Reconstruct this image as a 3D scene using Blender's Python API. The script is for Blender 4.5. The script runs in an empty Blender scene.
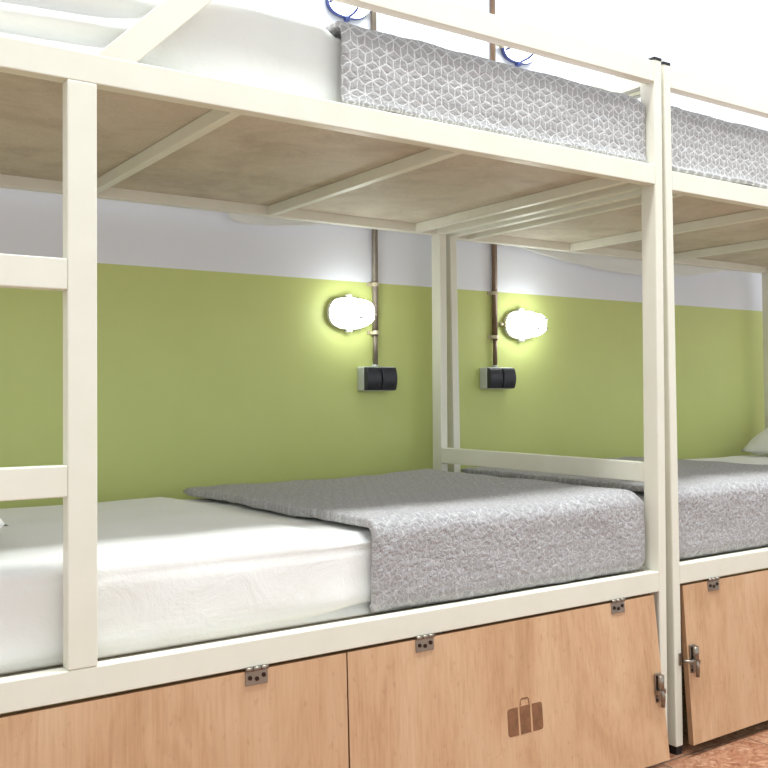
import bpy, bmesh, math, random
from mathutils import Vector, Matrix, noise
random.seed(4)
C = bpy.context.scene.collection
SC = bpy.context.scene
PI = math.pi

# ------------------------------------------------------------------ measures
W = 0.95            # bunk depth (front face to back face)
D = 1.01            # wall plane
ZF = -0.034         # floor
WP, DP = 0.0275, 0.048   # post section
RD = 0.030          # rail depth
ZT = 1.745          # post top

# ------------------------------------------------------------------ materials
def s2l(c):
    return tuple((x/255/12.92 if x/255 <= .04045 else ((x/255+.055)/1.055)**2.4) for x in c)

class NT:
    def __init__(s, name, rough=.5, spec=.5, metal=0):
        s.m = bpy.data.materials.new(name); s.m.use_nodes = True
        s.t = s.m.node_tree; s.b = s.t.nodes['Principled BSDF']
        s.b.inputs['Roughness'].default_value = rough
        s.b.inputs['Metallic'].default_value = metal
        s.b.inputs['Specular IOR Level'].default_value = spec
    def n(s, typ, **kw):
        nd = s.t.nodes.new(typ)
        for k, v in kw.items():
            setattr(nd, k, v)
        return nd
    def l(s, a, b): s.t.links.new(a, b)
    def math(s, op, a, b=None, c=None):
        nd = s.n('ShaderNodeMath', operation=op)
        for i, v in enumerate((a, b, c)):
            if v is None: continue
            if isinstance(v, (int, float)): nd.inputs[i].default_value = v
            else: s.l(v, nd.inputs[i])
        return nd.outputs[0]
    def vmath(s, op, a, b=None):
        nd = s.n('ShaderNodeVectorMath', operation=op)
        for i, v in enumerate((a, b)):
            if v is None: continue
            if isinstance(v, (tuple, list)): nd.inputs[i].default_value = v
            else: s.l(v, nd.inputs[i])
        return nd.outputs['Value'] if op in ('DOT_PRODUCT', 'LENGTH') else nd.outputs['Vector']
    def coord(s, kind='Object', scale=(1, 1, 1)):
        tc = s.n('ShaderNodeTexCoord'); mp = s.n('ShaderNodeMapping')
        mp.inputs['Scale'].default_value = scale
        s.l(tc.outputs[kind], mp.inputs['Vector']); return mp.outputs[0]
    def noise(s, vec, scale, detail=3, rough=.55, dist=0):
        nd = s.n('ShaderNodeTexNoise'); s.l(vec, nd.inputs['Vector'])
        nd.inputs['Scale'].default_value = scale; nd.inputs['Detail'].default_value = detail
        nd.inputs['Roughness'].default_value = rough; nd.inputs['Distortion'].default_value = dist
        return nd.outputs['Fac']
    def ramp(s, fac, stops):
        nd = s.n('ShaderNodeValToRGB'); s.l(fac, nd.inputs[0]); e = nd.color_ramp.elements
        while len(e) < len(stops): e.new(.5)
        for i, (p, c) in enumerate(stops):
            e[i].position = p; e[i].color = (*c, 1)
        return nd.outputs[0]
    def mix(s, fac, a, b, blend='MIX'):
        nd = s.n('ShaderNodeMix', data_type='RGBA', blend_type=blend)
        for i, v in ((0, fac), (6, a), (7, b)):
            if isinstance(v, (int, float)): nd.inputs[i].default_value = v
            elif isinstance(v, tuple): nd.inputs[i].default_value = (*v, 1)
            else: s.l(v, nd.inputs[i])
        return nd.outputs[2]
    def base(s, c):
        if isinstance(c, tuple): s.b.inputs['Base Color'].default_value = (*c, 1)
        else: s.l(c, s.b.inputs['Base Color'])
    def bump(s, h, strength=.2, dist=.002):
        nd = s.n('ShaderNodeBump'); nd.inputs['Strength'].default_value = strength
        nd.inputs['Distance'].default_value = dist
        s.l(h, nd.inputs['Height']); s.l(nd.outputs[0], s.b.inputs['Normal'])

M = {}
def mk_paint():
    k = NT('white_enamel', .38, .4); v = k.coord()
    n = k.noise(v, 9, 4)
    k.base(k.ramp(n, [(.3, s2l((229, 226, 210))), (.7, s2l((235, 232, 217)))]))
    k.bump(k.noise(v, 60, 2), .06, .001); M['white'] = k.m
def mk_wall(name, c1, c2):
    k = NT(name, .48 if 'green' in name else .7, .4); v = k.coord()
    k.base(k.ramp(k.noise(v, 2.2, 5), [(.3, s2l(c1)), (.7, s2l(c2))]))
    k.bump(k.noise(v, 130, 3), .10, .0012); M[name] = k.m
def mk_ply(name, c1, c2, c3, rough=.5):
    k = NT(name, rough, .3)
    fine = k.noise(k.coord(scale=(60, 60, 2.2)), 3.2, 5, .65)
    broad = k.noise(k.coord(scale=(1, 1, .45)), 5, 4, .6, .9)
    fig = k.noise(k.coord(scale=(9, 9, 1.1)), 2.6, 3, .6, .6)
    speck = k.noise(k.coord(scale=(1, 1, .5)), 85, 2)
    c = k.ramp(broad, [(.28, s2l(c2)), (.52, s2l(c1)), (.76, s2l(c3))])
    c = k.mix(k.math('MULTIPLY', k.ramp(fine, [(.4, (0, 0, 0)), (.75, (1, 1, 1))]), .30), c, s2l(c2), 'MULTIPLY')
    c = k.mix(k.math('MULTIPLY', k.ramp(fig, [(.48, (0, 0, 0)), (.62, (1, 1, 1))]), .28), c, s2l(c3))
    c = k.mix(k.math('MULTIPLY', k.ramp(speck, [(.62, (0, 0, 0)), (.75, (1, 1, 1))]), .22), c, s2l(c2), 'MULTIPLY')
    k.base(c); k.bump(fine, .08, .001); M[name] = k.m
def mk_sheet():
    k = NT('cotton_sheet', .85, .2); v = k.coord()
    k.base(k.ramp(k.noise(v, 3, 3), [(.3, s2l((235, 235, 230))), (.7, s2l((242, 242, 238)))]))
    k.b.inputs['Sheen Weight'].default_value = .15
    h = k.math('ADD', k.noise(v, 11, 5, .6, .6), k.math('MULTIPLY', k.noise(v, 600, 1), .08))
    k.bump(h, .35, .012); M['sheet'] = k.m
def mk_quilt(name, cell=.036, dark=(170, 168, 168), light=(228, 227, 227), bumps=.7, warp=.009, la=.8, wrk=1.1):
    k = NT(name, .9, .15); k.b.inputs['Sheen Weight'].default_value = .2
    uv = k.n('ShaderNodeUVMap'); uv.uv_map = 'UVMap'
    nz = k.n('ShaderNodeTexNoise'); k.l(uv.outputs[0], nz.inputs['Vector'])
    nz.inputs['Scale'].default_value = 45; nz.inputs['Detail'].default_value = 2
    off = k.vmath('MULTIPLY', k.vmath('SUBTRACT', nz.outputs['Color'], (.5, .5, .5)), (warp, warp, 0))
    p = k.vmath('MULTIPLY', k.vmath('ADD', uv.outputs[0], off), (1/cell, 1/cell, 0))
    r3 = math.sqrt(3)
    def cellv(q):
        fl = k.vmath('FLOOR', k.vmath('DIVIDE', q, (1, r3, 1)))
        a = k.vmath('SUBTRACT', q, k.vmath('MULTIPLY', fl, (1, r3, 1)))
        return k.vmath('SUBTRACT', a, (.5, r3/2, 0))
    A = k.vmath('MULTIPLY', cellv(p), (1, 1, 0))
    B = k.vmath('MULTIPLY', cellv(k.vmath('SUBTRACT', p, (.5, r3/2, 0))), (1, 1, 0))
    pick = k.math('LESS_THAN', k.vmath('LENGTH', A), k.vmath('LENGTH', B))
    mx = k.n('ShaderNodeMix', data_type='VECTOR'); k.l(pick, mx.inputs[0]); k.l(B, mx.inputs[4]); k.l(A, mx.inputs[5])
    g = mx.outputs[1]
    ab = k.vmath('ABSOLUTE', g)
    hx = k.math('MAXIMUM', k.vmath('DOT_PRODUCT', ab, (.5, r3/2, 0)), k.vmath('DOT_PRODUCT', ab, (1, 0, 0)))
    dist = k.math('SUBTRACT', .5, hx)
    for ang in (30, 150, 270):
        d = (math.cos(math.radians(ang)), math.sin(math.radians(ang)), 0)
        n = (-d[1], d[0], 0)
        al = k.vmath('DOT_PRODUCT', g, d); pe = k.math('ABSOLUTE', k.vmath('DOT_PRODUCT', g, n))
        t = k.math('ADD', pe, k.math('MULTIPLY', k.math('LESS_THAN', al, 0), 1))
        dist = k.math('MINIMUM', dist, t)
    line = k.ramp(dist, [(.0, (la, la, la)), (.01, (la, la, la)), (.05, (0, 0, 0))])
    puff = k.math('POWER', k.math('MINIMUM', k.math('MULTIPLY', dist, 4.2), 1), .5)
    tone = k.noise(uv.outputs[0], 120, 4, .7)
    c = k.mix(k.math('MULTIPLY', tone, .9), s2l(tuple(x*.82 for x in dark)), s2l(tuple(min(255, x*1.13) for x in dark)))
    k.base(k.mix(line, c, s2l(light)))
    wr = k.noise(uv.outputs[0], 75, 4, .65, .5)
    k.bump(k.math('ADD', k.math('MULTIPLY', puff, .3), k.math('MULTIPLY', wr, wrk)), bumps, .006)
    M[name] = k.m
def mk_simple(name, c, rough=.5, metal=0, spec=.5, vary=.12, scale=25):
    k = NT(name, rough, spec, metal); v = k.coord()
    l = s2l(c)
    k.base(k.ramp(k.noise(v, scale, 3), [(.3, tuple(x*(1-vary) for x in l)), (.7, tuple(min(1, x*(1+vary)) for x in l))]))
    M[name] = k.m
def mk_glow(name, c, st):
    k = NT(name, .3); k.base((.9, .9, .9))
    k.b.inputs['Emission Color'].default_value = (*c, 1); k.b.inputs['Emission Strength'].default_value = st
    M[name] = k.m
def mk_floor():
    k = NT('stone_tile', .3, .4); v = k.coord()
    c = k.ramp(k.noise(v, 38, 6, .68, 1.4), [(.28, s2l((104, 62, 46))), (.42, s2l((148, 98, 74))), (.55, s2l((176, 128, 100))), (.72, s2l((206, 174, 148)))])
    br = k.n('ShaderNodeTexBrick'); br.offset = 0; k.l(k.coord(), br.inputs['Vector'])
    br.inputs['Scale'].default_value = 1; br.inputs['Brick Width'].default_value = .33; br.inputs['Row Height'].default_value = .33
    br.inputs['Mortar Size'].default_value = .003; br.inputs['Mortar Smooth'].default_value = .2
    c = k.mix(br.outputs['Fac'], c, s2l((110, 88, 74)))
    k.base(c); M['floor'] = k.m

mk_paint(); mk_sheet(); mk_quilt('quilt'); mk_quilt('crumpled_quilt', cell=.031, dark=(184, 181, 182), warp=.024, la=.52, wrk=2.6, bumps=1.0); mk_floor()
mk_wall('green_paint', (195, 202, 122), (201, 208, 130)); mk_wall('white_plaster', (228, 229, 234), (234, 235, 240))
mk_ply('birch_ply', (207, 167, 130), (184, 142, 103), (217, 182, 146))
mk_ply('bed_ply', (210, 198, 180), (190, 176, 158), (218, 208, 192), .6)
mk_simple('ply_edge', (150, 112, 80), .7)
mk_simple('burnt_print', (130, 88, 58), .7, vary=.22, scale=60)
mk_simple('black_plastic', (38, 40, 48), .35)
mk_simple('black_cap', (22, 22, 26), .5)
mk_simple('grey_plastic', (188, 192, 184), .45)
mk_simple('steel', (150, 140, 128), .35, .9)
mk_simple('screw', (62, 46, 38), .4, .8)
mk_simple('brown_pipe', (116, 92, 72), .45, .15, vary=.2)
mk_simple('grey_pipe', (116, 104, 90), .45, .15, vary=.2)
mk_simple('clip_metal', (196, 184, 156), .4, .3)
mk_simple('lamp_grey', (238, 238, 234), .45, vary=.03)
mk_simple('lamp_blue', (58, 72, 130), .35)
mk_glow('lamp_glow', (.92, 1, 1), 10.5); mk_glow('lamp_glow_dim', (.95, .98, 1), 3.0)
mk_glow('panel_glow', (1, .98, .95), 6)

# ------------------------------------------------------------------ mesh helpers
def bx(bm, x0, x1, y0, y1, z0, z1, mi=0):
    vs = [bm.verts.new((x, y, z)) for x in (x0, x1) for y in (y0, y1) for z in (z0, z1)]
    for q in ((0, 1, 3, 2), (4, 6, 7, 5), (0, 4, 5, 1), (2, 3, 7, 6), (0, 2, 6, 4), (1, 5, 7, 3)):
        f = bm.faces.new([vs[i] for i in q]); f.material_index = mi
    return vs
def bevel(bm, r, seg=2):
    bmesh.ops.bevel(bm, geom=bm.edges[:] , offset=r, segments=seg, affect='EDGES', profile=.5, clamp_overlap=True)
def prism(bm, poly, y0, y1, mi=0):
    """poly of (x, z) extruded along y"""
    a = [bm.verts.new((x, y0, z)) for x, z in poly]; b = [bm.verts.new((x, y1, z)) for x, z in poly]
    fs = [bm.faces.new(a), bm.faces.new(b[::-1])]
    n = len(poly)
    for i in range(n):
        fs.append(bm.faces.new((a[i], b[i], b[(i+1) % n], a[(i+1) % n])))
    for f in fs: f.material_index = mi
def tube(bm, pts, r, seg=10, closed=False, mi=0):
    pts = [Vector(p) for p in pts]; rings = []; n = len(pts)
    for i, p in enumerate(pts):
        a = pts[(i-1) % n] if (closed or i > 0) else p
        b = pts[(i+1) % n] if (closed or i < n-1) else p
        t = (b-a).normalized()
        u = t.cross(Vector((0, 0, 1)) if abs(t.z) < .9 else Vector((1, 0, 0))).normalized(); w = t.cross(u)
        rings.append([bm.verts.new(p + r*(math.cos(2*PI*k/seg)*u + math.sin(2*PI*k/seg)*w)) for k in range(seg)])
    for i in range(n if closed else n-1):
        A, B = rings[i], rings[(i+1) % n]
        for k in range(seg):
            f = bm.faces.new((A[k], A[(k+1) % seg], B[(k+1) % seg], B[k])); f.material_index = mi; f.smooth = True
    if not closed:
        for R in (rings[0][::-1], rings[-1]):
            f = bm.faces.new(R); f.material_index = mi
def loft(bm, rings, cap0=True, cap1=True, mi=0, smooth=True):
    R = [[bm.verts.new(p) for p in r] for r in rings]; n = len(R[0])
    for A, B in zip(R, R[1:]):
        for k in range(n):
            f = bm.faces.new((A[k], A[(k+1) % n], B[(k+1) % n], B[k])); f.smooth = smooth; f.material_index = mi
    if cap0: bm.faces.new(R[0][::-1]).material_index = mi
    if cap1: bm.faces.new(R[-1]).material_index = mi
def stadium(rx, rz, y, n=40, e=2.6):
    out = []
    for k in range(n):
        a = 2*PI*k/n; c, s = math.cos(a), math.sin(a)
        out.append((rx*math.copysign(abs(c)**(2/e), c), y, rz*math.copysign(abs(s)**(2/e), s)))
    return out
def obj(name, bm, mats, parent=None, loc=(0, 0, 0), shear=0):
    if shear:
        for v in bm.verts: v.co.x -= shear*v.co.z
    bmesh.ops.recalc_face_normals(bm, faces=bm.faces)
    me = bpy.data.meshes.new(name); bm.to_mesh(me); bm.free()
    if not isinstance(mats, (list, tuple)): mats = [mats]
    for m in mats: me.materials.append(M[m])
    o = bpy.data.objects.new(name, me); C.objects.link(o); o.location = loc
    if parent: o.parent = parent
    return o
def tag(o, label, cat, group=None):
    o['label'] = label; o['category'] = cat
    if group: o['group'] = group
    return o
def thing(name, label, cat, loc=(0, 0, 0), group=None):
    o = bpy.data.objects.new(name, None); C.objects.link(o); o.location = loc
    o.empty_display_size = .1
    return tag(o, label, cat, group)
def struct(name, bm, mats):
    o = obj(name, bm, mats); o['kind'] = 'structure'; return o

# ------------------------------------------------------------------ the room
XL, XR, YF, ZC = -3.4, 2.7, -4.2, 4.0
ZG = 1.264
bm = bmesh.new(); bx(bm, XL, XR, D, D+.1, ZF, ZG, 0); bx(bm, XL, XR, D, D+.1, ZG, ZC, 1)
struct('wall_back', bm, ['green_paint', 'white_plaster'])
bm = bmesh.new(); bx(bm, XL-.1, XL, YF, D+.1, ZF, ZC); struct('wall_left', bm, 'white_plaster')
bm = bmesh.new(); bx(bm, XR, XR+.1, YF, D+.1, ZF, ZC); struct('wall_right', bm, 'white_plaster')
bm = bmesh.new(); bx(bm, XL-.1, XR+.1, YF, D+.1, ZF-.1, ZF); struct('floor', bm, 'floor')
bm = bmesh.new(); bx(bm, XL-.1, XR+.1, YF, D+.1, ZC, ZC+.1); struct('ceiling', bm, 'white_plaster')

# ------------------------------------------------------------------ bunk beds
def tubebox(*a, r=.002):
    bm = bmesh.new(); bx(bm, *a); bevel(bm, r); return bm

def door(root, x0, x1, ztop, h, a0, a1, hinges, latch=None, icon=None, arm=None):
    """plywood flap hung from the lower rail; a0, a1: outward tilt (degrees) at its two ends"""
    def yy(x, z):
        a = math.radians(a0 + (a1-a0)*(x-x0)/(x1-x0)); return math.tan(a)*z      # z <= 0
    th = .015
    bm = bmesh.new(); nx = 12; nz = 6
    g = {}
    for i in range(nx+1):
        for j in range(nz+1):
            x = x0+(x1-x0)*i/nx; z = -h*j/nz
            g[i, j, 0] = bm.verts.new((x, yy(x, z), z)); g[i, j, 1] = bm.verts.new((x, yy(x, z)+th, z))
    for i in range(nx):
        for j in range(nz):
            bm.faces.new((g[i, j, 0], g[i+1, j, 0], g[i+1, j+1, 0], g[i, j+1, 0]))
            bm.faces.new((g[i, j, 1], g[i, j+1, 1], g[i+1, j+1, 1], g[i+1, j, 1]))
    for i in range(nx):
        for j in (0, nz):
            bm.faces.new((g[i, j, 0], g[i, j, 1], g[i+1, j, 1], g[i+1, j, 0])).material_index = 1
    for j in range(nz):
        for i in (0, nx):
            bm.faces.new((g[i, j, 0], g[i, j+1, 0], g[i, j+1, 1], g[i, j, 1])).material_index = 1
    d = obj('storage_door', bm, ['birch_ply', 'ply_edge'], root, (0, 0, ztop))
    for hx in hinges:
        bm = bmesh.new(); w = .023
        bx(bm, hx-w, hx+w, -.0025, .0005, -.026, .001)
        bevel(bm, .0008, 1)
        for k in range(3):
            tube(bm, [(hx-w+k*.0155, -.0035, .004), (hx-w+k*.0155+.0145, -.0035, .004)], .0042, 10)
        for k, dz in ((-1, -.012), (0, -.015), (1, -.010)):
            tube(bm, [(hx+k*.014, -.002, dz), (hx+k*.014, -.0042, dz)], .0042, 10, mi=1)
        for v in bm.verts: v.co.y += yy(hx, v.co.z) if v.co.z < 0 else 0
        obj('hinge', bm, ['steel', 'screw'], d)
    if latch:
        lx, lz, sgn = latch
        y0 = yy(lx, lz)
        bm = bmesh.new()
        bx(bm, lx-.011, lx+.011, y0-.004, y0+.001, lz-.036, lz+.036); bevel(bm, .001, 1)
        tube(bm, [(lx, y0-.012, lz+.034), (lx, y0-.012, lz-.002)], .008, 10)
        tube(bm, [(lx, y0-.012, lz+.004), (lx+.004, y0-.016, lz-.02), (lx+.006, y0-.013, lz-.045)], .005, 8)
        tube(bm, [(lx, y0-.014, lz), (lx+sgn*.022, y0-.014, lz-.002), (lx+sgn*.038, y0-.004, lz)], .0045, 8)
        bx(bm, lx-.014, lx+.014, y0-.016, y0-.003, lz-.012, lz-.002)
        for dz in (-.028, .028):
            tube(bm, [(lx-.006, y0-.003, lz+dz), (lx-.006, y0-.0055, lz+dz)], .003, 8, mi=1)
        obj('latch', bm, ['steel', 'screw'], d)
        if arm:
            bm = bmesh.new(); bx(bm, WP-.0135, WP-.001, -.0035, .0002, ztop+lz-.016, ztop+lz+.016); bevel(bm, .001, 1)
            obj('catch_plate', bm, 'steel', root, shear=.0144)
    if icon:
        cx, zb, zt, w = icon
        bm = bmesh.new(); bw = (w-.011)/3; e = .0006
        def rect(xa, xb, za, zb_, cl, cr):
            p = []
            def corner(x, z, sx, sz, r):
                if r == 0: p.append((x, z)); return
                for k in range(5):
                    a = PI/2*k/4
                    p.append((a, x, z, sx, sz, r))
            pts = []
            def arc(cx_, cz_, r, a0_, a1_):
                for k in range(5):
                    a = math.radians(a0_+(a1_-a0_)*k/4); pts.append((cx_+r*math.cos(a), cz_+r*math.sin(a)))
            r = .007
            if cl: arc(xa+r, za+r, r, 180, 270)
            else: pts.append((xa, za))
            if cr: arc(xb-r, za+r, r, 270, 360)
            else: pts.append((xb, za))
            if cr: arc(xb-r, zb_-r, r, 0, 90)
            else: pts.append((xb, zb_))
            if cl: arc(xa+r, zb_-r, r, 90, 180)
            else: pts.append((xa, zb_))
            return pts
        x = cx-w/2
        polys = []
        for k in range(3):
            polys.append(rect(x, x+bw, zb, zt, k == 0, k == 2)); x += bw+.0055
        hx0, hx1, t = cx-bw*.48, cx+bw*.48, .0035
        polys += [[(hx0, zt+.002), (hx0+t, zt+.002), (hx0+t, zt+.014), (hx0+.002, zt+.014)],
                  [(hx1-t, zt+.002), (hx1, zt+.002), (hx1-.002, zt+.014), (hx1-t, zt+.014)],
                  [(hx0+.002, zt+.0141), (hx1-.002, zt+.0141), (hx1-.006, zt+.0175), (hx0+.006, zt+.0175)]]
        for pl in polys:
            prism(bm, pl, -e, .0)
        for v in bm.verts: v.co.y += yy(v.co.x, v.co.z)
        ic = obj('suitcase_emblem', bm, 'burnt_print', d); ic['label'] = 'brown suitcase emblem printed on the panel'
    return d

def bunk(label, ox, oy, L, lean, zU, zL, guard, slats, doors, ladder=None, brace=None, lowend=()):
    root = thing('bunk_bed', label, 'bunk bed', (ox, oy, 0), 'white metal bunk beds end to end')
    O = lambda n, bm: obj(n, bm, 'white', root, shear=lean)
    hr = .0503
    for x in (0, L-WP):
        for y in (0, W-DP):
            p = O('post', tubebox(x, x+WP, y, y+DP, -.0125, ZT+.0042, r=.003))
            bm = bmesh.new(); bx(bm, x-.0008, x+WP+.0008, y-.0008, y+DP+.0008, ZT+.0015, ZT+.0098); bevel(bm, .001, 1)
            obj('end_cap', bm, 'black_cap', p, shear=lean)
            bm = bmesh.new(); bx(bm, x+.003, x+WP-.003, y+.003, y+DP-.003, ZF, -.0115); obj('foot_cap', bm, 'black_cap', p, shear=lean)
    a, b = WP, L-WP
    for z, nm in ((zU, 'upper_rail'), (zL-hr, 'lower_rail')):
        O(nm, tubebox(a, b, .0008, RD, z, z+hr))
        O(nm, tubebox(a, b, W-RD, W-.0008, z, z+hr))
        for x in (0.0006, L-WP+.0006):
            O('end_rail', tubebox(x, x+WP-.0012, DP, W-DP, z, z+hr))
    for x in (0.0006, L-WP+.0006):
        O('end_guard_rail', tubebox(x, x+WP-.0012, DP, W-DP, ZT-.056, ZT-.004))
    for x in lowend:
        O('footboard_rail', tubebox(x+.0006, x+WP-.0006, DP, W-DP, .6705, .7205))
    for sx in slats:
        O('slat', tubebox(sx-.011, sx+.011, RD, W-RD, zU, zU+.028, r=.0015))
    for z, nm in ((zU+.0285, 'upper_bed_board'), (zL-.022, 'lower_bed_board')):
        bm = bmesh.new(); bx(bm, WP+.001, L-WP-.001, RD+.001, W-RD-.001, z, z+.014)
        bo = obj(nm, bm, 'bed_ply', root, shear=lean)
        bo['label'] = 'bare plywood bed board'
    O('guard_rail', tubebox(guard[0], guard[1], .0008, RD, ZT-.0545, ZT-.0015))
    if brace:
        xb, wd = brace; z0 = zU+hr; z1 = ZT-.0545
        bm = bmesh.new(); h = z1-z0+.02
        prism(bm, [(xb-.004, z0-.004), (xb+wd-.004, z0-.004), (xb+wd+h*1.0, z0+h), (xb+h*1.0, z0+h)], .0012, RD-.001)
        bevel(bm, .0015); O('guard_brace', bm)
    if ladder:
        x0, x1, zr = ladder
        ld = O('ladder', tubebox(x0, x1, .0002, RD, zL+.0003, zU-.0003))
        for z in zr:
            obj('rung', tubebox(WP, x0, .0008, RD-.001, z-.026, z+.026), 'white', ld)
    for dd in doors: door(root, **dd)
    return root

X1 = -(1.83-WP)           # left end of the near bunk
zU1, zL1 = 1.4286, .4481
bed1 = bunk('white metal bunk bed with a ladder and a suitcase emblem on its storage flap', X1, 0, 1.83, 0, zU1, zL1,
     (-1.135-X1, 1.83-WP), (-.613-X1, -1.145-X1, -.077-X1),
     [dict(x0=.045, x1=-.9275-X1, ztop=.392, h=.385, a0=1.5, a1=1.8, hinges=(.12, -1.123-X1)),
      dict(x0=-.9245-X1, x1=-.0215-X1, ztop=.392, h=.397, a0=2.2, a1=6.6, hinges=(-.737-X1, -.155-X1),
           latch=(-.042-X1, -.222, .35), icon=(-.4715-X1, -.246, -.186, .102))],
     ladder=(-1.4648-X1, -1.4155-X1, (.7605, 1.1035)), brace=(-1.416-X1, .071), lowend=(1.83-WP,))
X2, Y2 = .0721, .0103
lean2 = .0144; L2 = 1.825
bed2 = bunk('white metal bunk bed on the right, standing beyond the pair of touching posts', X2, Y2, L2, lean2, zU1-.004, zL1+.006,
     (WP, L2-WP), (.66-X2, 1.19-X2, .172-X2),
     [dict(x0=.031, x1=.862, ztop=.398, h=.403, a0=4.2, a1=3, hinges=(.226-X2, .76), latch=(.120-X2, -.187, -1), arm=1),
      dict(x0=.866, x1=1.78, ztop=.398, h=.403, a0=1.8, a1=1.8, hinges=(1.0, 1.55))])

# ------------------------------------------------------------------ bedding
def nz(p, s, seed=0): return noise.noise(Vector(p)*s + Vector((seed*7.3, seed*3.1, seed*1.7)))
def slab(x0, x1, y0, y1, z0, z1, r, amp, seed, folds=None):
    """soft mattress: a box rounded with radius r, gently wrinkled"""
    bm = bmesh.new(); L = (x1-x0, y1-y0, z1-z0); st = (.022, .022, .008)
    n = [max(6, int(L[i]/st[i])) for i in range(3)]
    V = {}
    def vert(i, j, k):
        key = (i, j, k)
        if key in V: return V[key]
        p = Vector((x0+L[0]*i/n[0], y0+L[1]*j/n[1], z0+L[2]*k/n[2]))
        c = Vector((min(max(p.x, x0+r), x1-r), min(max(p.y, y0+r), y1-r), min(max(p.z, z0+r), z1-r)))
        d = p-c
        if d.length > 1e-9:
            m = max(abs(d.x), abs(d.y), abs(d.z)); p = c + d.normalized()*m
            nn = d.normalized()
        else: nn = Vector((0, 0, 1))
        w = amp*(nz(p, 5, seed) + .5*nz((p.x*1.0, p.y*2, p.z*2), 9, seed+1))
        if folds: w += folds(p, nn)
        if k > 0: p = p + nn*w
        V[key] = bm.verts.new(p); return V[key]
    def quad(a, b, c, d):
        f = bm.faces.new((a, b, c, d)); f.smooth = True
    for i in range(n[0]):
        for j in range(n[1]):
            for k in (0, n[2]): quad(vert(i, j, k), vert(i+1, j, k), vert(i+1, j+1, k), vert(i, j+1, k))
    for i in range(n[0]):
        for k in range(n[2]):
            for j in (0, n[1]): quad(vert(i, j, k), vert(i+1, j, k), vert(i+1, j, k+1), vert(i, j, k+1))
    for j in range(n[1]):
        for k in range(n[2]):
            for i in (0, n[0]): quad(vert(i, j, k), vert(i, j+1, k), vert(i, j+1, k+1), vert(i, j, k+1))
    return bm

def quilt(x0, x1, yb, yf, zt, zb, seed, th=.012, rc=.028, tuck=.02, rend=.04, amp=.004, hump=0, skew=0, flare=0):
    """quilted cover lying on the mattress top and hanging down its front face"""
    # profile in (y, z) with arc length
    P = []
    m = 34
    for i in range(m+1): P.append((yb+(yf+rc-yb)*i/m, zt))
    for i in range(1, 9):
        a = PI/2*i/8; P.append((yf+rc-rc*math.sin(a), zt-rc+rc*math.cos(a)))
    hgt = zt-rc-zb-tuck
    for i in range(1, 11): P.append((yf, zt-rc-hgt*i/10))
    for i in range(1, 7):
        a = PI/2*i/6*.85
        if flare: P.append((yf-flare*(1-math.cos(a)), zb+tuck-tuck*math.sin(a)))
        else: P.append((yf+tuck-tuck*math.cos(a), zb+tuck-tuck*math.sin(a)))
    s = [0]
    for a, b in zip(P, P[1:]): s.append(s[-1]+math.hypot(b[0]-a[0], b[1]-a[1]))
    N = []
    for i in range(len(P)):
        a = P[max(0, i-1)]; b = P[min(len(P)-1, i+1)]
        t = Vector((b[0]-a[0], b[1]-a[1])).normalized(); N.append((t.y, -t.x))     # outward: up on top, -y on the front
    N = [(n[0], n[1]) if True else n for n in N]
    e = .007
    us = [x0 + d for d in (0, .0012, .0035, e)]
    nx = int((x1-x0)/.012)
    us += [x0+e+(x1-x0-2*e)*i/nx for i in range(1, nx)]
    us += [x1 - d for d in (e, .0035, .0012, 0)]
    bm = bmesh.new(); uvl = bm.loops.layers.uv.new('UVMap')
    G = {}
    S = s[-1]
    for i, u in enumerate(us):
        du = min(u-x0, x1-u); fx = .4+.6*math.sqrt(max(0, 1-(1-min(1, du/e))**2))
        k = (u-(x1-rend))/rend if u > x1-rend else 0
        drop = rend*.75*(1-math.sqrt(max(0, 1-min(1, k)**2)))
        for j, (p, n) in enumerate(zip(P, N)):
            dv = min(s[j], S-s[j]); fy = .35+.65*math.sqrt(max(0, 1-(1-min(1, dv/e))**2))
            w = amp*(nz((u, s[j], 0), 7, seed)+.6*nz((u, s[j], 0), 17, seed+2)) + .0016*nz((u, s[j], 0), 42, seed+5)
            hu = hump*math.exp(-((u-x1+.08)/.12)**2)*max(0, n[1])
            y = p[0]+n[0]*w; z = p[1]+n[1]*w+hu
            # round off at the right-hand end
            z -= drop*max(0, n[1]); y += .2*drop*max(0, -n[0])
            if j > m: z += .7*drop*(s[j]-s[m])/(S-s[m])*max(0, -n[0])
            z = max(z, zb) if j > m else z
            wob = (.006*nz((s[j]*1.0, seed, 0), 6, seed+9))*max(0, 1-(u-x0)/.3) - skew*max(0, 1-(u-x0)/.3)*max(0, 1-s[j]/s[m])
            for q, o in ((0, 1), (1, -1)):
                G[i, j, q] = bm.verts.new((u+wob, y+n[0]*o*th/2*fx*fy, z+n[1]*o*th/2*fx*fy))
    nj = len(P)
    def face(ix, uvs, sm=True):
        f = bm.faces.new([G[k] for k in ix]); f.smooth = sm
        for lp, t in zip(f.loops, uvs): lp[uvl].uv = t
    for i in range(len(us)-1):
        for j in range(nj-1):
            uvs = [(us[i], -s[j]), (us[i+1], -s[j]), (us[i+1], -s[j+1]), (us[i], -s[j+1])]
            for q in (0, 1):
                face([(i, j, q), (i+1, j, q), (i+1, j+1, q), (i, j+1, q)], uvs)
        for j in (0, nj-1):
            face([(i, j, 0), (i+1, j, 0), (i+1, j, 1), (i, j, 1)], [(us[i], -s[j]), (us[i+1], -s[j]), (us[i+1], -s[j]+.004), (us[i], -s[j]+.004)])
    for j in range(nj-1):
        for i in (0, len(us)-1):
            face([(i, j, 0), (i, j+1, 0), (i, j+1, 1), (i, j, 1)], [(us[i], -s[j]), (us[i], -s[j+1]), (us[i]+.004, -s[j+1]), (us[i]+.004, -s[j])])
    return bm

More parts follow.
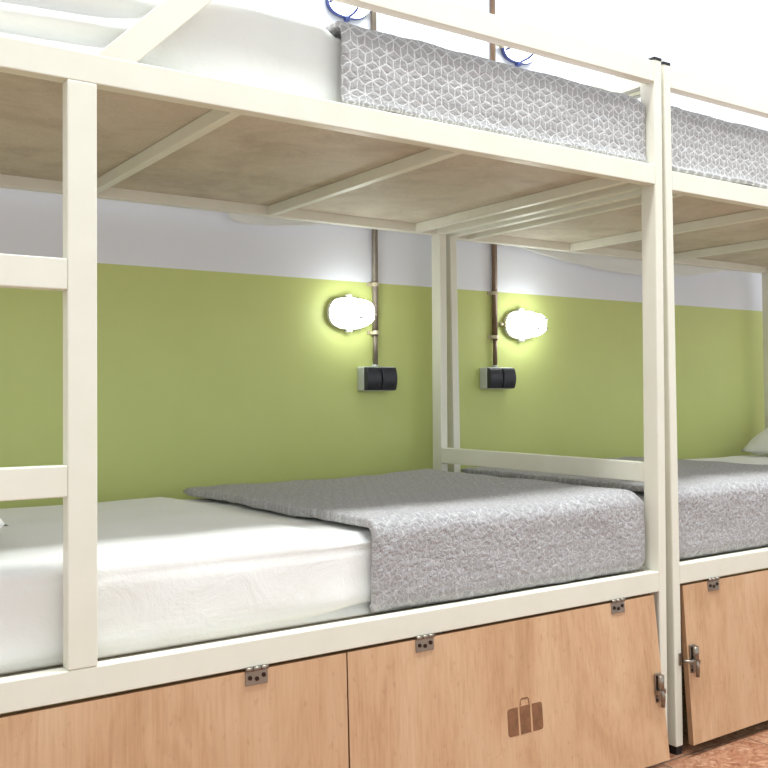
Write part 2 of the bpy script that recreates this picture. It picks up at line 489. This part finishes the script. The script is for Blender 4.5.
def place(bm, name, mats, label, cat, group, origin):
    for v in bm.verts: v.co -= Vector(origin)
    o = obj(name, bm, mats, None, origin); return tag(o, label, cat, group)

zbU = zU1+.0285+.014          # top of the upper board
zbL = zL1-.022+.014
gm = 'white sheeted mattresses'
def low(p, n):                # the underside of the front edge draws in above the rail
    if n.y < -.15 and p.z < .492: return -(.017+.010*nz((p.x, 0, 0), 6, 3))*min(1, (.492-p.z)/.045)**2*min(1, max(.2, (p.x+1.12)/.22))
    return 0
def seam(p, n):               # fitted sheet: soft ridge just below the top edge, sagging folds on the face
    f = low(p, n)
    if n.y < -.3 and p.x > -.91: f -= .009*min(1, (p.x+.91)/.05)
    if n.z > .3 and p.x > -.96: f -= .011*min(1, (p.x+.96)/.05)
    if n.y < -.6: f += .004*math.sin(p.x*7+p.z*18)*max(0, 1-abs(p.z-.5)/.12) - .003*math.exp(-((p.z-.586-.003*math.sin(p.x*3))/.008)**2)
    return f
def seam2(p, n):
    f = low(p, n)
    f -= ((.011 if n.z > .3 else 0)+(.008 if n.y < -.3 else 0))*min(1, max(0, (1.06-p.x)/.05))
    return f
def upfold(p, n):
    f = 0
    if n.y < -.3 and p.x > -.95: f -= .006*min(1, (p.x+.95)/.025)
    if n.z > .3 and p.x > -.93: f -= .015*min(1, (p.x+.93)/.02)
    if n.y < -.5:
        k = min(1, max(0, (-1.28-p.x)/.12))
        f += k*.011*(math.sin((p.z-.06*(p.x+1.5))*115)-1.1)*min(1, max(0, (p.z-1.482)/.03))
    return f
place(slab(X1+WP+.012, -.036, 0.042, W-RD-.005, zbL+.0005, .624, .034, .0035, 1, seam), 'mattress', 'sheet',
      'mattress in a white fitted sheet on the lower bunk behind the ladder', 'mattress', gm, (-.9, W/2, zbL))
mU1 = place(slab(X1+WP+.012, -.022, .045, W-RD-.005, zbU+.0005, 1.651, .024, .0025, 2, upfold), 'mattress', 'sheet',
      'mattress in a white sheet on the upper bunk above the ladder', 'mattress', gm, (-.9, W/2, zbU))
place(slab(X2+WP+.004, X2+L2-WP-.03, Y2+.042, Y2+W-RD-.005, zbL+.0065, .629, .034, .0035, 3, seam2), 'mattress', 'sheet',
      'mattress in a white sheet on the lower right bunk, under the far pillow', 'mattress', gm, (.9, W/2, zbL))
mU2 = place(slab(X2+WP-.005, X2+L2-WP-.045, Y2+.045, Y2+W-RD-.005, zbU-.0035, 1.656, .024, .0025, 4, seam2), 'mattress', 'sheet',
      'mattress on the upper right bunk with its sheet sagging behind the back rail', 'mattress', gm, (.9, W/2, zbU))

gq = 'grey quilted covers over the foot of each bed'
place(quilt(-.842, -.018, W-.034, .034, .6335, .4575, 1, th=.022, hump=.010, skew=.05), 'quilt', 'crumpled_quilt',
      'grey quilted cover hanging over the lower bunk beside the sheeted mattress, behind the near rail', 'quilt', gq, (-.4, .5, .63))
place(quilt(-.917, -.0005, W-.034, .028, 1.655, 1.487, 2, th=.013, tuck=.022, flare=.012, rend=.042, rc=.028), 'quilt', 'quilt',
      'grey quilted cover with cube pattern hanging over the upper bunk below the wall lamps', 'quilt', gq, (-.45, .5, 1.655))
place(quilt(X2+.030, .97, Y2+W-.034, Y2+.034, .640, .464, 3, th=.02, rend=.006), 'quilt', 'crumpled_quilt',
      'grey quilted cover on the lower right bunk, in front of the pillow', 'quilt', gq, (.5, .5, .635))
place(quilt(X2+.012, .97, Y2+W-.034, Y2+.028, 1.659, 1.485, 4, th=.013, tuck=.022, flare=.012, rend=.006), 'quilt', 'quilt',
      'grey quilted cover on the upper right bunk, right of the pair of posts', 'quilt', gq, (.5, .5, 1.66))

def overhang(parent, x0, x1, drop, seed, skew=.5):
    """loose sheet sagging between the back rail and the wall"""
    bm = bmesh.new(); n = 40; m = 8; o = Vector(parent.location); G = {}
    for i in range(n+1):
        t = i/n; x = x0+(x1-x0)*t
        d = drop*math.sin(PI*t**skew)**.8
        for j in range(m+1):
            z = 1.455-(.026+d)*j/m
            y = W+Y2*.5+.012+.012*math.sin(PI*j/m)*math.sin(PI*t)+.003*nz((x, z, 0), 14, seed)
            for q in (0, 1): G[i, j, q] = bm.verts.new(Vector((x, y+q*.003, z))-o)
    for i in range(n):
        for j in range(m):
            for q in (0, 1):
                bm.faces.new((G[i, j, q], G[i+1, j, q], G[i+1, j+1, q], G[i, j+1, q])).smooth = True
        for j in (0, m): bm.faces.new((G[i, j, 0], G[i+1, j, 0], G[i+1, j, 1], G[i, j, 1]))
    for j in range(m):
        for i in (0, n): bm.faces.new((G[i, j, 0], G[i, j+1, 0], G[i, j+1, 1], G[i, j, 1]))
    return obj('sheet_overhang', bm, 'sheet', parent)
overhang(mU1, -.73, -.42, .022, 1)
overhang(mU2, .40, 1.62, .062, 2, 1.1)

def pillow(name, label, cx, cy, cz, lx, ly, h, tilt, rz, seed):
    bm = bmesh.new(); n = 28; G = {}
    for i in range(n+1):
        for j in range(n+1):
            u = 2*i/n-1; v = 2*j/n-1
            t = h*(max(0, 1-u**4)*max(0, 1-v**4))**.55
            px = u*lx/2*(1-.05*(1-abs(v))**1.5); py = v*ly/2*(1-.05*(1-abs(u))**1.5)
            w = .006*nz((px, py, 0), 9, seed)*(t/h)
            for q, s in ((0, 1), (1, -.72)):
                edge = i in (0, n) or j in (0, n)
                if edge and q == 1: G[i, j, 1] = G[i, j, 0]
                else: G[i, j, q] = bm.verts.new((px, py, s*(t+w)))
    for i in range(n):
        for j in range(n):
            for q in (0, 1):
                bm.faces.new((G[i, j, q], G[i+1, j, q], G[i+1, j+1, q], G[i, j+1, q])).smooth = True
    o = obj(name, bm, 'sheet', None, (cx, cy, cz)); o.rotation_euler = (0, math.radians(tilt), math.radians(rz))
    return tag(o, label, 'pillow', 'white pillows at the head of each lower bed')
pillow('pillow', 'plump white pillow at the far right end of the lower right bunk', 1.735, .56, .722, .36, .64, .06, -24, 2, 1)
pillow('pillow', 'white pillow at the left edge, only its corner showing on the bed behind the ladder', -1.682, .44, .680, .27, .66, .06, 0, 3, 2)

# ------------------------------------------------------------------ wall fittings
def wall_lamp(label, x, z, side, blue, rx=.074, rz=.049):
    wr = .0042 if blue else .0028
    dep, tip = (.055, .66) if side > 0 else (.078, .40)
    fm = 'lamp_blue' if blue else 'lamp_grey'
    t = thing('wall_lamp', label, 'wall lamp', (x, D, z), 'oval bulkhead lamps on the wall')
    bm = bmesh.new(); loft(bm, [stadium(rx*.94, rz*.94, -.0005), stadium(rx, rz, -.004), stadium(rx, rz, -.013), stadium(rx*.97, rz*.97, -.016)])
    obj('lamp_base', bm, fm, t)
    bm = bmesh.new(); R = []
    for k in range(10):
        a = PI/2*k/9; f = tip+(1-tip)*math.cos(a)**.75 if k < 9 else tip
        R.append(stadium(rx*.96*f, rz*.96*f, -.0155-(dep+.012)*math.sin(a), e=2.8))
    loft(bm, R); obj('lamp_glass', bm, 'lamp_glow_dim' if blue else 'lamp_glow', t)
    bm = bmesh.new()
    tube(bm, stadium(rx*1.0, rz*1.0, -.0185, 36), .0035, 8, closed=True)
    for dz in (-.018, .018):
        pts = []
        for k in range(17):
            a = PI*k/16; pts.append((-rx*.98*math.cos(a), -.031-(dep+.006)*math.sin(a)**.6, dz))
        tube(bm, pts, wr, 8)
    tube(bm, [(0, -.031-(dep+.006)*math.sin(PI*k/12)**.6, rz*.98*-math.cos(PI*k/12)) for k in range(13)], wr, 8)
    obj('wire_guard', bm, fm, t)
    for s in (-1, 1):
        bm = bmesh.new(); bx(bm, -.008, .008, -.026, -.004, s*(rz+.004)-.008, s*(rz+.004)+.008); bevel(bm, .003)
        tube(bm, [(0, -.025, s*(rz+.006)), (0, -.030, s*(rz+.006))], .0045, 10)
        obj('mounting_lug', bm, fm, t)
    bm = bmesh.new(); tube(bm, [(side*(rx-.004), -.017, 0), (side*(rx+.012), -.017, 0)], .010, 12)
    tube(bm, [(side*(rx+.010), -.017, 0), (side*(rx+.030), -.017, 0)], .006, 10)
    obj('cable_gland', bm, 'clip_metal', t)
    return t
PX1, PX2 = -.195, .318
wall_lamp('glowing white oval wall lamp on the green wall left of the bunk posts', -.299, 1.158, 1, False)
wall_lamp('glowing white caged lamp on the green wall right of the brown pipe', .440, 1.147, -1, False)
wall_lamp('blue-framed lamp above the upper bunk, cut by the top edge of the photo', -.299, 2.160, 1, True)
wall_lamp('blue-framed caged lamp above the upper bunk, just under the guard rail', .437, 2.156, -1, True)

def pipe(label, x, m, ztop):
    t = thing('conduit_pipe', label, 'pipe', (x, D, .985), 'vertical conduit pipes on the wall')
    bm = bmesh.new(); tube(bm, [(0, -.0125, .105), (0, -.0125, ztop-.985)], .0098, 14); obj('tube', bm, m, t)
    bm = bmesh.new(); tube(bm, [(0, -.0125, 0), (0, -.0125, .112)], .0078, 14); obj('lower_tube', bm, m, t)
    for z in (1.257, 1.100, 2.22, 1.96):
        bm = bmesh.new(); r = .0115; pts = []
        z -= .985
        prof = [(-.024, -.0008), (-.0135, -.0008)] + [(-r*math.cos(PI*k/10), -.0125-r*math.sin(PI*k/10)) for k in range(11)] + [(.0135, -.0008), (.018, -.0008)]
        A = [[bm.verts.new((px, py-o, z+dz)) for (px, py) in prof] for dz in (-.006, .006) for o in (0, .0018)]
        for i in range(len(prof)-1):
            for a, b in ((0, 1), (1, 3), (3, 2), (2, 0)):
                bm.faces.new((A[a][i], A[a][i+1], A[b][i+1], A[b][i]))
        for i in (0, -1): bm.faces.new([A[k][i] for k in (0, 1, 3, 2)])
        obj('clip', bm, 'clip_metal', t)
    return t
pipe('grey-brown conduit pipe beside the left pair of wall lamps', PX1, 'grey_pipe', ZC)
pipe('brown conduit pipe beside the right pair of wall lamps', PX2, 'brown_pipe', ZC)

def switch_box(label, x0, x1, z0, z1):
    cx, cz = (x0+x1)/2, (z0+z1)/2; w, h = (x1-x0)/2, (z1-z0)/2
    t = thing('switch_box', label, 'switch box', (cx, D, cz), 'double switch boxes on the wall')
    bm = bmesh.new(); bx(bm, -w, w, -.040, -.0003, -h, h); bevel(bm, .005, 3); obj('back_box', bm, 'grey_plastic', t)
    for s in (-1, 1):
        bm = bmesh.new(); c = s*w*.49; a = w*.455
        # rocker cover with a bowed face
        n = 10; G = []
        for i in range(n+1):
            z = -h*.93+2*h*.93*i/n; yb = -.050-.010*math.sin(PI*i/n)**.8
            G.append([bm.verts.new(q) for q in ((c-a, -.039, z), (c+a, -.039, z), (c+a, yb+.003, z), (c+a-.003, yb, z), (c-a+.003, yb, z), (c-a, yb+.003, z))])
        for A, B in zip(G, G[1:]):
            for k in range(6): bm.faces.new((A[k], A[(k+1) % 6], B[(k+1) % 6], B[k]))
        bm.faces.new(G[0]); bm.faces.new(G[-1])
        r = obj('rocker', bm, 'black_plastic', t)
        bm = bmesh.new(); tube(bm, [(c+a*.25, -.0555, -h*.55), (c+a*.25, -.0575, -h*.55)], .003, 10)
        obj('indicator', bm, 'screw', r)
    bm = bmesh.new(); tube(bm, [(0, -.0125, h-.002), (0, -.0125, h+.008)], .0105, 12); obj('pipe_collar', bm, 'grey_plastic', t)
    return t
switch_box('grey double switch box with black rockers below the left lamp', -.260, -.135, .909, .988)
switch_box('grey double switch box with black rockers below the brown pipe', .254, .382, .914, .991)

# ------------------------------------------------------------------ camera
cx, cd, hc = -1.9199, 1.6106, .904
yaw, pit, rol, f, ppx, ppy = math.radians(34.9227), math.radians(.7985), math.radians(-.336), 956.4058, 399.6542, 379.0865
R = Vector((math.cos(yaw), -math.sin(yaw), 0)); F = Vector((math.sin(yaw), math.cos(yaw), 0)); U = Vector((0, 0, 1))
F2 = F*math.cos(pit)+U*math.sin(pit); U2 = U*math.cos(pit)-F*math.sin(pit)
R3 = R*math.cos(rol)+U2*math.sin(rol); U3 = U2*math.cos(rol)-R*math.sin(rol)
cam = bpy.data.cameras.new('camera'); co = bpy.data.objects.new('camera', cam); C.objects.link(co)
cam.sensor_width = 36; cam.lens = f/768*36; cam.shift_x = -(ppx-384)/768; cam.shift_y = (ppy-384)/768
cam.clip_start = .02
m = Matrix((( R3.x, U3.x, -F2.x, cx), (R3.y, U3.y, -F2.y, -cd), (R3.z, U3.z, -F2.z, hc), (0, 0, 0, 1)))
co.matrix_world = m
SC.camera = co

# ------------------------------------------------------------------ light
w = bpy.data.worlds.new('world'); SC.world = w; w.use_nodes = True
w.node_tree.nodes['Background'].inputs[0].default_value = (.865, .975, 1, 1)
w.node_tree.nodes['Background'].inputs[1].default_value = 1.12
def area(name, loc, rot, sx, sy, pw, col=(1, 1, 1)):
    l = bpy.data.lights.new(name, 'AREA'); l.shape = 'RECTANGLE'; l.size = sx; l.size_y = sy; l.energy = pw; l.color = col
    o = bpy.data.objects.new(name, l); C.objects.link(o); o.location = loc; o.rotation_euler = rot; return o
area('ceiling_light', (-.2, -.55, ZC-.02), (0, 0, 0), 3.6, .42, 152, (.95, 1, 1))

SC.view_settings.view_transform = 'Standard'; SC.view_settings.look = 'None'
SC.view_settings.exposure = .30; SC.view_settings.gamma = 1; SC.view_settings.use_curve_mapping = False
